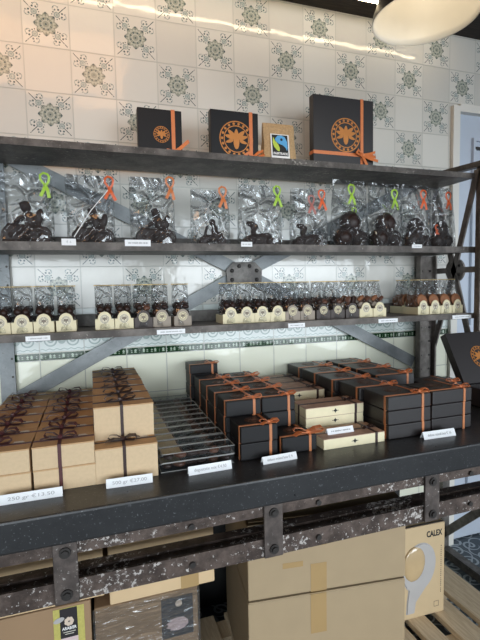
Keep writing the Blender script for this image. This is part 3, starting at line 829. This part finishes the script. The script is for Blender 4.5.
def moto_rider(s=1, kind=0):
    bm = B()
    Y = (0, .02, 0)
    def E(x, z, rx, rz, ry=.016, y=0, rot=0): ball(bm, (x*s, y*s, z*s), (rx*s, ry*s, rz*s), 2, Euler((0, rot, 0)))
    if kind == 0:
        for cx in (-.040, .038):                                # wheels
            mt = Matrix.Translation((cx*s, 0, .026*s)) @ Matrix.Rotation(PI/2, 4, 'X')
            lathe(bm, [(.012*s, -.006*s), (.026*s, -.009*s), (.028*s, 0), (.026*s, .009*s), (.012*s, .006*s)], 24, mt)
            E(cx, .026, .008, .008, .012)
            for a in range(6): rod(bm, (cx*s, 0, .026*s), ((cx+.024*math.cos(a))*s, 0, (.026+.024*math.sin(a))*s), .0025*s, 6)
        E(0, .030, .034, .014, .014); E(-.008, .046, .026, .011, .014, 0, .15); E(.026, .044, .024, .009, .014, 0, -.1)
        rod(bm, (-.040*s, 0, .026*s), (-.028*s, 0, .062*s), .005*s); rod(bm, (-.028*s, -.018*s, .062*s), (-.028*s, .018*s, .062*s), .004*s)
        E(-.044, .052, .009, .009, .010); E(.004, .022, .02, .01, .012)
        E(.008, .072, .016, .026, .016, 0, -.12); E(0, .106, .0155, .0175, .015); E(-.008, .113, .010, .006, .013)   # torso, head
        rod(bm, (.002*s, -.014*s, .084*s), (-.026*s, -.016*s, .064*s), .0065*s); rod(bm, (.002*s, .014*s, .084*s), (-.026*s, .016*s, .064*s), .0065*s)
        rod(bm, (.012*s, -.014*s, .052*s), (-.008*s, -.017*s, .030*s), .008*s)
        E(.034, .078, .012, .026, .010, 0, .2)                    # pillion / rucksack
        bx(bm, -.066*s, .066*s, -.016*s, .016*s, 0, .008*s)
    elif kind == 1:                                             # low car shape with a driver
        E(0, .026, .052, .018, .022); bx(bm, -.052*s, .054*s, -.018*s, .018*s, .006*s, .028*s)
        for cx in (-.032, .034):
            for y in (-.02, .02): ball(bm, (cx*s, y*s, .016*s), (.016*s, .008*s, .016*s), 2)
        E(-.018, .056, .011, .018, .012, 0, .25); E(-.026, .074, .020, .010, .012, 0, .15); E(-.012, .066, .012, .010, .01)
        E(.022, .038, .026, .010, .018); bx(bm, -.058*s, .060*s, -.02*s, .02*s, 0, .007*s)
    else:                                                       # small scooter
        for cx in (-.03, .03): ball(bm, (cx*s, 0, .017*s), (.017*s, .008*s, .017*s), 2)
        E(0, .026, .034, .012, .012); E(.016, .038, .02, .010, .012); rod(bm, (-.03*s, 0, .02*s), (-.018*s, 0, .062*s), .005*s); rod(bm, (-.018*s, -.015*s, .062*s), (-.018*s, .015*s, .062*s), .004*s)
        E(.006, .052, .011, .018, .012, 0, .2); E(.0, .076, .011, .012, .011); bx(bm, -.05*s, .05*s, -.014*s, .014*s, 0, .006*s)
    return baked(bm, 'chocolate_figure', M['choc'], .0028*max(.8, s), 3)
FIG = {k: moto_rider(1.0, k) for k in (0, 1, 2)}
YS = -.155
def fold_top(t, w, h, seed, hh=.042):
    bm = B(); vs = []
    for j in range(8):
        row = []
        for i in range(20):
            x = -w*.47+w*.94*i/19; z = h-hh+hh*j/7
            row.append(bm.verts.new((x, -.0075-.004*noise.noise(Vector((x*40+seed, z*40, seed)))-.003*math.sin(i*.9+seed), z)))
        vs.append(row)
    for j in range(7):
        for i in range(19): bm.faces.new((vs[j][i], vs[j][i+1], vs[j+1][i+1], vs[j+1][i]))
    part('folded_top', bm, M['filmfold'], t, smooth=True)
def fig_bag(label, xc, w, h, kind, fs, rib, rx, rz, seed, figx=0, extra=None, dpt=.07, flip=0, frz=.0):
    t = thing('chocolate_gift_bag', label, 'gift bag', (xc, YS, S2+.0004), 0, 'figure bags on the middle shelf')
    f = part('chocolate_figure', FIG[kind], None, t, (figx, 0, .0012), (0, 0, frz + (PI if flip else 0))); f.scale = (fs, fs, fs)
    part('clear_film', film_bag_bm(w, dpt, h, seed), M['film'], t, smooth=True)
    fold_top(t, w, h, seed)
    for (mt, x, z, hh) in [(rib, rx, rz, .072)] + (extra or []):
        part('ribbon_bow', ribbon_loop_bm(hh, .010, seed), M[mt], t, (x, -.012, z))
    return t
fig_bag('clear bag with chocolate motorcycle rider and green ribbon, leftmost on middle shelf', -.072, .155, .222, 0, 1.12, 'green', .058, .185, 1, -.004)
t2 = fig_bag('clear bag with chocolate motorcycle rider, orange ribbon and long white string', .118, .150, .226, 0, 1.02, 'redorange', .062, .185, 2, .006)
bm = B(); tube(bm, [(.055, -.035, .175), (.0, -.055, .105), (-.052, -.092, .018)], .0014); part('white_string', bm, M['white'], t2)
fig_bag('clear bag with chocolate motorcycle rider and copper ribbon above the long label', .318, .150, .23, 0, 1.05, 'orange', .062, .195, 3, .012)
t4 = fig_bag('clear bag with small chocolate scooter, silver wrinkled film and orange ribbon', .522, .140, .200, 2, 1.12, 'orange', .045, .172, 4, .008)
fig_bag('clear bag with chocolate car and lime ribbon above centre gusset', .712, .165, .225, 1, 1.12, 'green', .065, .185, 5, -.005)
fig_bag('clear bag with low chocolate car and two ribbons, rose and orange', .912, .150, .222, 1, 1.08, 'redorange', .050, .180, 6, -.004, [('pink', .006, .16, .066)])
def egg_bag(label, xc, w, h, ribs, seed, n=3):
    t = thing('chocolate_gift_bag', label, 'gift bag', (xc, YS, S2+.0004), 0, 'ball bags on the middle shelf')
    r = w*.262
    spots = [(-w*.235, -.008, r*1.0), (w*.235, .0, r*1.0), (0, -.004, r*2.5)]
    for i, (x, y, z) in enumerate(spots):
        bm = B(); ball(bm, (0, 0, 0), (r*1.0 if i < 2 else r*1.12, r*.95, r*1.2 if i == 2 else r), 3)
        for v in bm.verts:
            a = math.atan2(v.co.z, v.co.x); v.co *= 1+.035*math.sin(5*a+i)*math.sin(40*v.co.y+i)
        for k in range(3): 
            rr = r*(.95-.2*k); tube(bm, [(rr*.55*math.cos(q*PI/8), -r*(.86-.02*k)+.002*k, rr*.55*math.sin(q*PI/8)) for q in range(17)], .0022, 6)
        part('chocolate_ball', bm, M['choc'], t, (x, y, z), (0, random.uniform(-.5, .5), random.uniform(-.4, .4)), smooth=True)
    part('clear_film', film_bag_bm(w, .085, h, seed), M['film'], t, smooth=True)
    for (mt, x, z, hh) in ribs: part('ribbon_bow', ribbon_loop_bm(hh, .010, seed), M[mt], t, (x, -.014, z))
egg_bag('clear bag of dark chocolate balls with lime ribbon, left of the ball bags', 1.092, .150, .265, [('green', .0, .205, .075), ('green', .012, .13, .05)], 11)
egg_bag('clear bag of dark chocolate balls with lime ribbon, second of the ball bags', 1.258, .150, .262, [('green', .035, .195, .075)], 12)
egg_bag('clear bag of dark chocolate balls with red ribbon above the small tag', 1.408, .132, .262, [('redorange', .028, .20, .075)], 13)
egg_bag('clear bag of dark chocolate balls at the right end of middle shelf', 1.538, .122, .258, [('redorange', .028, .20, .07), ('redorange', -.03, .075, .045)], 14)

# ------------------------------------------------------------------ lowest shelf: small packs with arched cards
def arch_pts(w, h0, h1):
    pts = [(-w/2, 0), (w/2, 0), (w/2, h0)]
    r = w*.36; 
    pts += [(r*1.0, h0)]
    for i in range(1, 12):
        a = PI*i/12; pts.append((r*math.cos(a), h0+(h1-h0)*math.sin(a)))
    pts += [(-r, h0), (-w/2, h0)]
    return pts
def pack_proto(kind, tray, seed, w=.060, dpt=.095, h=.142):
    e = D.objects.new('chocolate_pack', None); COL.objects.link(e)
    bm = B(); prism(bm, arch_pts(w-.001, .034, .058), -dpt/2, -dpt/2+.0015); bx(bm, -w/2+.0005, -w/2+.002, -dpt/2+.0015, dpt/2, 0, .03); bx(bm, w/2-.002, w/2-.0005, -dpt/2+.0015, dpt/2, 0, .03); bx(bm, -w/2+.002, w/2-.002, -dpt/2+.0015, dpt/2, 0, .0015); bx(bm, -w/2+.002, w/2-.002, dpt/2-.0015, dpt/2, .0015, .03)
    part('card_tray', bm, M[tray], e)
    bm = B(); prism(bm, [(.0155*math.cos(2*PI*i/20), .0155*math.sin(2*PI*i/20)) for i in range(20)], 0, .0004, 'z')
    sl = part('seal', bm, M['creamtray'] if tray != 'creamtray' else M['seal'], e, (0, -dpt/2-.0001, .034), FRONT)
    part('emblem', emblem_bm(.0135, .0003), M['seal_ink'], sl, (0, 0, .0004))
    rd = random.Random(seed)
    if kind == 'biscuit':
        for i in range(6):
            bm = B(); mt = Matrix.Rotation(PI/2, 4, 'X')
            lathe(bm, [(.010, -.0035), (.025, -.004), (.0275, 0), (.025, .004), (.010, .0035)], 20, mt)
            part('biscuit', bm, M['biscuit'], e, (rd.uniform(-.002, .002), -dpt/2+.012+i*.0135, .034+rd.uniform(.016, .024)), (R(-12)+rd.uniform(-.1, .1), 0, 0), smooth=True)
    else:
        for i in range(18):
            bm = B()
            if kind == 'choc':
                ball(bm, (0, 0, 0), (.0138*rd.uniform(.8, 1.05), .0125, .0105*rd.uniform(.8, 1.2)), 2)
                rod(bm, (-.011, 0, .009), (.010, .002, .010), .0028, 6)
            else: box(bm, (0, 0, 0), (.026*rd.uniform(.7, 1.1), .013, .026*rd.uniform(.8, 1.1)), Euler((rd.uniform(-.6, .6), rd.uniform(-.8, .8), rd.uniform(-.5, .5))).to_matrix(), .004)
            mt = {'choc': ('choc', 'choc', 'choc', 'milk'), 'nougat': ('nougat', 'choc', 'milk', 'biscuit')}[kind][rd.randrange(4)]
            lay = i//6
            part('chocolate', bm, M[mt], e, ((i % 2-.5)*.0245+rd.uniform(-.0015, .0015), -dpt/2+.018+(i//2 % 3)*.027+rd.uniform(-.003, .003), (.017, .043, .067)[lay]+rd.uniform(-.003, .006)), (rd.uniform(-.7, .7), rd.uniform(-.9, .9), rd.uniform(-.6, .6)), smooth=kind == 'choc')
    part('clear_film', film_bag_bm(w-.0045, dpt-.006, h, seed, 0, .0, 28, 18, .10), M['film2'], e, (0, 0, .0018), smooth=True)
    bm = B(); bx(bm, -w*.5, w*.5, -.0035, .0035, h-.0015, h+.0025, .001); part('closure_strip', bm, M['gold'], e)
    return e
M['seal'] = simple('ivory_seal', (.74, .68, .52), .6, var=.04)
M['seal_ink'] = simple('brown_seal_ink', (.20, .16, .12), .6, var=.05)
protos = {('choc', 'creamtray'): pack_proto('choc', 'creamtray', 1), ('choc', 'taupetray'): pack_proto('choc', 'taupetray', 2), ('choc', 'choctray'): pack_proto('choc', 'choctray', 3),
          ('nougat', 'creamtray'): pack_proto('nougat', 'creamtray', 4), ('nougat', 'choctray'): pack_proto('nougat', 'choctray', 5), ('biscuit', 'creamtray'): pack_proto('biscuit', 'creamtray', 6)}
PY = -.172
PK = [(-.158, 'choc', 'creamtray', 'cream chocolate pack cut by the left picture edge'),
      (-.097, 'choc', 'creamtray', 'cream chocolate pack, second from left on the lowest shelf'),
      (-.035, 'choc', 'creamtray', 'cream chocolate pack, third from left on the lowest shelf'),
      (.030, 'choc', 'creamtray', 'cream chocolate pack on the left of the first shelf gap'),
      (.146, 'choc', 'creamtray', 'cream chocolate pack on the right of the first shelf gap'),
      (.207, 'choc', 'creamtray', 'cream chocolate pack touching the two brown packs'),
      (.269, 'choc', 'choctray', 'dark card chocolate pack next to the cream ones'),
      (.330, 'choc', 'taupetray', 'taupe card chocolate pack between dark and lone packs'),
      (.401, 'choc', 'taupetray', 'taupe card chocolate pack at the left of the wide shelf gap'),
      (.572, 'choc', 'creamtray', 'cream chocolate pack under the left edge of the gusset plate'),
      (.632, 'choc', 'creamtray', 'cream chocolate pack, second right of the wide shelf gap'),
      (.692, 'choc', 'creamtray', 'cream chocolate pack, third right of the wide shelf gap'),
      (.752, 'choc', 'creamtray', 'cream chocolate pack touching the two taupe packs'),
      (.812, 'choc', 'taupetray', 'taupe card pack right of the four cream packs'),
      (.874, 'choc', 'taupetray', 'taupe card pack beside the plain dark packs'),
      (.940, 'choc', 'choctray', 'dark card pack, left of the two plain dark packs'),
      (1.001, 'choc', 'choctray', 'dark card pack, right of the two plain dark packs'),
      (1.066, 'nougat', 'choctray', 'dark card pack of pale nougat pieces'),
      (1.128, 'nougat', 'creamtray', 'cream pack of nougat pieces, middle of the nougat trio'),
      (1.190, 'nougat', 'creamtray', 'cream pack of nougat pieces at the right of the nougat trio'),
      (1.402, 'biscuit', 'creamtray', 'cream pack of round brown biscuits, leftmost of the biscuit packs'),
      (1.460, 'biscuit', 'creamtray', 'cream pack of round brown biscuits, second from left'),
      (1.519, 'biscuit', 'creamtray', 'cream pack of round brown biscuits, third from left'),
      (1.578, 'biscuit', 'creamtray', 'cream pack of round brown biscuits at the right shelf end')]
for i, (x, kd, tr, lb_) in enumerate(PK):
    o = dup(protos[(kd, tr)], (x, PY+random.uniform(-.002, .002), S3+.0003), random.uniform(-.01, .01), lb_, 'chocolate packs on the lowest shelf'); o['category'] = 'chocolate pack'
    if kd == 'biscuit': o.scale.x = .94
# rear biscuit packs stand behind the front ones, seen from their side
for i, y in enumerate((-.079,)):
    o = dup(protos[('biscuit', 'creamtray')], (1.404, y, S3+.0003), 0, 'cream biscuit pack behind the leftmost biscuit pack', 'chocolate packs on the lowest shelf'); o.scale = (.94, .9, 1); o['category'] = 'chocolate pack'
kill(list(protos.values()))

# ------------------------------------------------------------------ under the counter
pl = thing('pallet', 'pale pine slatted pallet on the patterned floor under the counter', 'pallet', (0, 0, 0))
for x0, x1 in ((-.55, -.45), (-.42, -.32), (-.29, -.19), (-.16, -.06), (-.02, .08), (.11, .21), (.25, .35), (.38, .48), (.52, .62), (.65, .75), (.78, .88), (.91, .985), (1.02, 1.094), (1.125, 1.195), (1.24, 1.33), (1.36, 1.48)):
    bm = B(); bx(bm, x0, x1, -.98, -.22, .098, .12, .002); part('slat', bm, M['pine'], pl)
for y in (-.93, -.60, -.27):
    bm = B(); bx(bm, -.55, 1.48, y-.04, y+.04, 0, .098); part('bearer', bm, M['pine'], pl)
def carton(label, x0, x1, y0, y1, z0, z1, mat, tape=None, rz=0, flaps=True):
    w, d, h = x1-x0, y1-y0, z1-z0
    t = thing('cardboard_box', label, 'cardboard box', (x0, y0, z0), rz)
    bm = B(); bx(bm, 0, w, 0, d, 0, h, .003); part('body', bm, mat, t)
    if flaps:
        bm = B(); bx(bm, .002, w-.002, .001, d/2-.001, h, h+.003); bx(bm, .002, w-.002, d/2+.001, d-.001, h, h+.003); part('flap', bm, mat, t)
    if tape is not None:
        bm = B(); bx(bm, w*tape-.024, w*tape+.024, -.0008, 0, h*.62, h+.0008); bx(bm, w*tape-.024, w*tape+.024, 0, d, h+.003 if flaps else h, h+.0038 if flaps else h+.0008)
        part('packing_tape', bm, M['tape'], t)
        bm = B(); bx(bm, w*tape-.024, w*tape+.024, -.0008, 0, 0, h*.38); part('packing_tape', bm, M['tape'], t)
    return t
cb = carton('large tan cardboard box, lower of the taped pair', .484, .965, -.605, -.22, .12, .43, M['carton'], .43, R(-7))
cu = carton('large tan cardboard box with open flaps, upper of the taped pair', .486, .967, -.603, -.218, .437, .655, M['carton'], .43, R(-7), False)
bm = B(); bm2 = B()
box(bm2, (.24, .05, .236), (.47, .10, .003), Euler((R(10), 0, 0)).to_matrix()); box(bm2, (.24, .33, .236), (.47, .10, .003), Euler((R(-10), 0, 0)).to_matrix()); bm.free(); part('flap', bm2, M['carton'], cu)
bm = B(); bx(bm, .10, .16, -.0006, 0, .080, .096); part('faint_print', bm, M['tape'], cu)
ln = thing('paper_sheet', 'folded white paper sheet lying on the upper tan cardboard box', 'paper', (.80, -.53, .672), R(-12)); bm = B(); box(bm, (.06, .03, .003), (.14, .09, .004), Euler((R(4), 0, 0)).to_matrix()); part('sheet', bm, M['white'], ln)
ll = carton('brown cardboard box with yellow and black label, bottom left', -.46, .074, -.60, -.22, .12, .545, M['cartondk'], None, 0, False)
lp = part('label_sheet', (lambda b: (bx(b, -.062, .062, -.0008, 0, -.12, .075), b)[1])(B()), M['yellow'], ll, (.483, -.0002, .370)); lp.scale = (.57, 1, .66)
bm = B(); bx(bm, -.036, .034, -.0014, -.0007, -.04, .073); part('black_panel', bm, M['labelblack'], lp)
bm = B(); bx(bm, -.036, .034, -.0014, -.0007, -.11, -.040); part('pink_panel', bm, M['labelpink'], lp)
bm = B()
for k in range(7): prism(bm, [(.012*math.cos(k*.9)+.008*math.cos(2*PI*i/8), .022+.010*math.sin(k*.9)+.008*math.sin(2*PI*i/8)) for i in range(8)], -.0018-.00003*k, -.0013)
part('bean_cluster', bm, M['nougat'], lp)
bm = B(); prism(bm, [(-.040+.022*math.cos(2*PI*i/16), .033+.010*math.sin(2*PI*i/16)+.18*.022*math.cos(2*PI*i/16)) for i in range(16)], -.002, -.0014); part('silver_badge', bm, M['badge_sheen_grey'], lp)
lettering('ARABIER', .016, M['paper'], lp, (0, -.0018, -.004), width=.058, bold=.0003)
bm = B()
for z, w_ in ((-.018, .05), (-.026, .036), (-.055, .05), (-.066, .03), (-.077, .044)): bx(bm, -w_/2, w_/2, -.0018, -.0013, z-.0012, z+.0012)
part('small_print', bm, M['greyprint'], lp)
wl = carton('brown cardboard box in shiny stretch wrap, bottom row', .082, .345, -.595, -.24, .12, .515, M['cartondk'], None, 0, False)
bm = B(); w_, h_ = .263, .395
vs = []
for j in range(14):
    f = j/13; row = []
    for (x, y) in [(-.004+(w_+.008)*i/14, -.004) for i in range(15)] + [(w_+.004, -.004+.36*i/8) for i in range(1, 9)]:
        row.append(bm.verts.new((x, y-.0025*abs(noise.noise(Vector((x*12, y*12, f*16)))), .002+(h_-.002)*f)))
    vs.append(row)
for j in range(13):
    for k in range(len(vs[0])-1): bm.faces.new((vs[j][k], vs[j][k+1], vs[j+1][k+1], vs[j+1][k]))
bmesh.ops.solidify(bm, geom=bm.faces[:], thickness=.0004)
part('stretch_film', bm, M['stretch'], wl, smooth=True)
lq = part('picture_label', (lambda b: (bx(b, -.042, .042, -.0007, 0, -.055, .055), b)[1])(B()), M['photo'], wl, (.207, -.0002, .322))
bm = B(); prism(bm, [(.028*math.cos(2*PI*i/20)*(1+.15*math.sin(3*i)), -.02+.018*math.sin(2*PI*i/20)) for i in range(20)], -.0012, -.0007); part('pale_flower', bm, M['labelpink'], lq)
bm = B(); prism(bm, [(.004+.009*math.cos(2*PI*i/14), .036+.009*math.sin(2*PI*i/14)) for i in range(14)], -.0012, -.0007); part('round_badge', bm, M['nougat'], lq)
bm = B()
for k in range(6): frame_rect(bm, .165+k*.016, .178+k*.016, .19, .225, .0012, -.0006, .0)
for k in range(5): bx(bm, .05, .05+.06*(1-.1*k), -.0006, 0, .18+k*.014, .183+k*.014)
part('printed_symbols', bm, M['ink'], wl)
carton('brown cardboard box above the labelled one, behind the left iron plate', -.46, .108, -.60, -.23, .548, .765, M['cartonlit'], None, 0, False)
carton('brown cardboard box resting on the stretch-wrapped box', .120, .392, -.60, -.23, .518, .765, M['cartonlit'], .75, 0, False)
# lamp box
lx = thing('lamp_box', 'tan boxed light bulb showing a big bulb behind shiny plastic, standing on the pallet', 'lamp box', (1.088, -.478, .1203), R(-2))
bw, bh, bd = .188, .336, .15
bm = B(); bx(bm, 0, bw, 0, bd, 0, bh, .002); part('carton', bm, M['calex'], lx)
bm = B(); bx(bm, .001, bw-.001, .004, .010, bh, bh+.0015); bx(bm, .001, bw-.001, .05, .056, bh, bh+.0015); part('lid_slot', bm, M['choctray'], lx)
lettering('CALEX', .030, M['ink'], lx, (.143, -.0004, .300), width=.066, bold=.0010)
def bulb_out(k, cx, cz, lean):
    pr_ = []
    for i in range(25):
        a = -PI/2+1.95*PI*0 + (i/24)*PI*1.55 - .27*PI + 0
        pr_.append((.074*k*math.cos(a), .090*k*math.sin(a)))
    return pr_
pts = [(.069*math.cos(a), .090*math.sin(a)) for a in [R(-58+i*(296/28)) for i in range(29)]]
pts += [(-.020, -.125), (-.018, -.165), (.016, -.165), (.018, -.125)]
pts = [(x+.08+(-.018 if z < -.1 else 0)+z*.10, z+.185) for x, z in pts]
bm = B(); prism(bm, pts, -.004, .0); bmesh.ops.bevel(bm, geom=[e for e in bm.edges if all(v.co.y < -.003 for v in e.verts)], offset=.003, segments=2, affect='EDGES')
part('clear_blister', bm, M['badge_sheen_grey'], lx, smooth=False)  # opaque grey stands for the reflection on the clear plastic
bm = B(); ball(bm, (.058, -.002, .203), (.045, .010, .064), 3, Euler((0, R(8), 0))); part('bulb', bm, M['bulbamber'], lx, smooth=True)
bm = B()
for k in range(24): bx(bm, .172, .1745, -.0005, 0, .075+k*.0075, .079+k*.0075 - (.002 if k % 5 == 2 else 0))
part('side_print', bm, M['ink'], lx)
bm = B(); frame_rect(bm, .145, .165, .025, .045, .001, -.0005, 0); part('print_mark', bm, M['ink'], lx)

# ------------------------------------------------------------------ lamps
pc = Vector((1.012, -.665, 2.036)); pr_ = .138
pd = thing('pendant_lamp', 'black pendant lamp with white enamel inside, top right', 'pendant lamp', pc)
prof = [(pr_, 0), (pr_*.985, .02), (pr_*.88, .06), (pr_*.62, .11), (pr_*.36, .14), (.036, .155)]
bm = B(); lathe(bm, [(r+.0025, z) for r, z in prof] + [(.03, .19), (.02, .2)], 56, close=False); part('shade', bm, M['shade_out'], pd, smooth=True)
bm = B(); lathe(bm, [(pr_+.0025, -.0005)] + [(r, z) for r, z in prof] + [(.0, .156)], 56, close=False)
bmesh.ops.remove_doubles(bm, verts=bm.verts[:], dist=1e-5); part('reflector', bm, M['shade_in'], pd, smooth=True)
bm = B(); rod(bm, (0, 0, .156), (0, 0, .12), .014); part('socket', bm, M['shade_out'], pd)
bm = B(); ball(bm, (0, 0, .088), (.027, .027, .036), 3); part('bulb', bm, M['bulb'], pd, smooth=True)
bm = B(); rod(bm, (0, 0, .2), (0, 0, .557), .003); part('cord', bm, M['shade_out'], pd)
tl = thing('tube_light', 'warm strip light mounted under the ceiling along the tiled wall', 'strip light', (.3, -.155, 2.412))
bm = B(); rod(bm, (-1.2, 0, 0), (1.36, 0, 0), .0052, 10); part('tube', bm, M['led'], tl)
bm = B(); bx(bm, -1.2, 1.36, -.015, .015, .006, .080); part('housing', bm, M['fixture_shade'], tl)

def area(name, loc, target, sx, sy, power, col, spread=180):
    l = D.lights.new(name, 'AREA'); l.shape = 'RECTANGLE'; l.size = sx; l.size_y = sy; l.energy = power; l.color = col; l.spread = R(spread)
    o = D.objects.new(name, l); COL.objects.link(o); o.location = loc
    o.rotation_euler = (Vector(target)-Vector(loc)).to_track_quat('-Z', 'Y').to_euler(); return o
area('window_daylight', (-.9, -4.6, 1.2), (.15, 0, .7), 3.2, 2.3, 17.5, (.85, .935, 1), 56)
area('shopfront_daylight', (2.7, -4.8, 1.2), (.9, 0, .7), 2.8, 2.3, 19, (.84, .93, 1), 56)
area('side_daylight', (3.6, -2.2, 1.5), (1.5, -.2, 1.0), 1.2, 1.6, 10, (.85, .92, 1))
def point(name, loc, p, col, r=.04):
    l = D.lights.new(name, 'POINT'); l.energy = p; l.color = col; l.shadow_soft_size = r
    o = D.objects.new(name, l); COL.objects.link(o); o.location = loc; return o
point('pendant_bulb', pc+Vector((0, 0, .03)), .26, (1, .88, .68), .03)
area('warm_ceiling_lamp', (-.35, -.62, 2.56), (-.1, 0, 2.25), 1.5, .5, 8.5, (1, .52, .22))

w = D.worlds.new('world'); bpy.context.scene.world = w; w.use_nodes = True
bg = w.node_tree.nodes['Background']; bg.inputs[0].default_value = (.80, .88, 1, 1); bg.inputs[1].default_value = .10

# ------------------------------------------------------------------ camera
cam = D.cameras.new('camera'); co = D.objects.new('camera', cam); COL.objects.link(co)
yaw, pit, rol = .320452, -.0744649, -.0202777
F = Vector((math.sin(yaw)*math.cos(pit), math.cos(yaw)*math.cos(pit), math.sin(pit)))
Rt = Vector((math.cos(yaw), -math.sin(yaw), 0)); U = Rt.cross(F)
R2 = math.cos(rol)*Rt + math.sin(rol)*U; U2 = -math.sin(rol)*Rt + math.cos(rol)*U
mt = Matrix((R2, U2, -F)).transposed().to_4x4(); mt.translation = (.10969, -1.71267, 1.31)
co.matrix_world = mt
cam.sensor_fit = 'HORIZONTAL'; cam.sensor_width = 36; cam.lens = 444/480*36; cam.clip_start = .02
sc = bpy.context.scene; sc.camera = co
sc.view_settings.view_transform = 'Standard'; sc.view_settings.look = 'None'; sc.view_settings.exposure = .12; sc.view_settings.gamma = 1
sc.cycles.transparent_max_bounces = 40; sc.cycles.max_bounces = 10
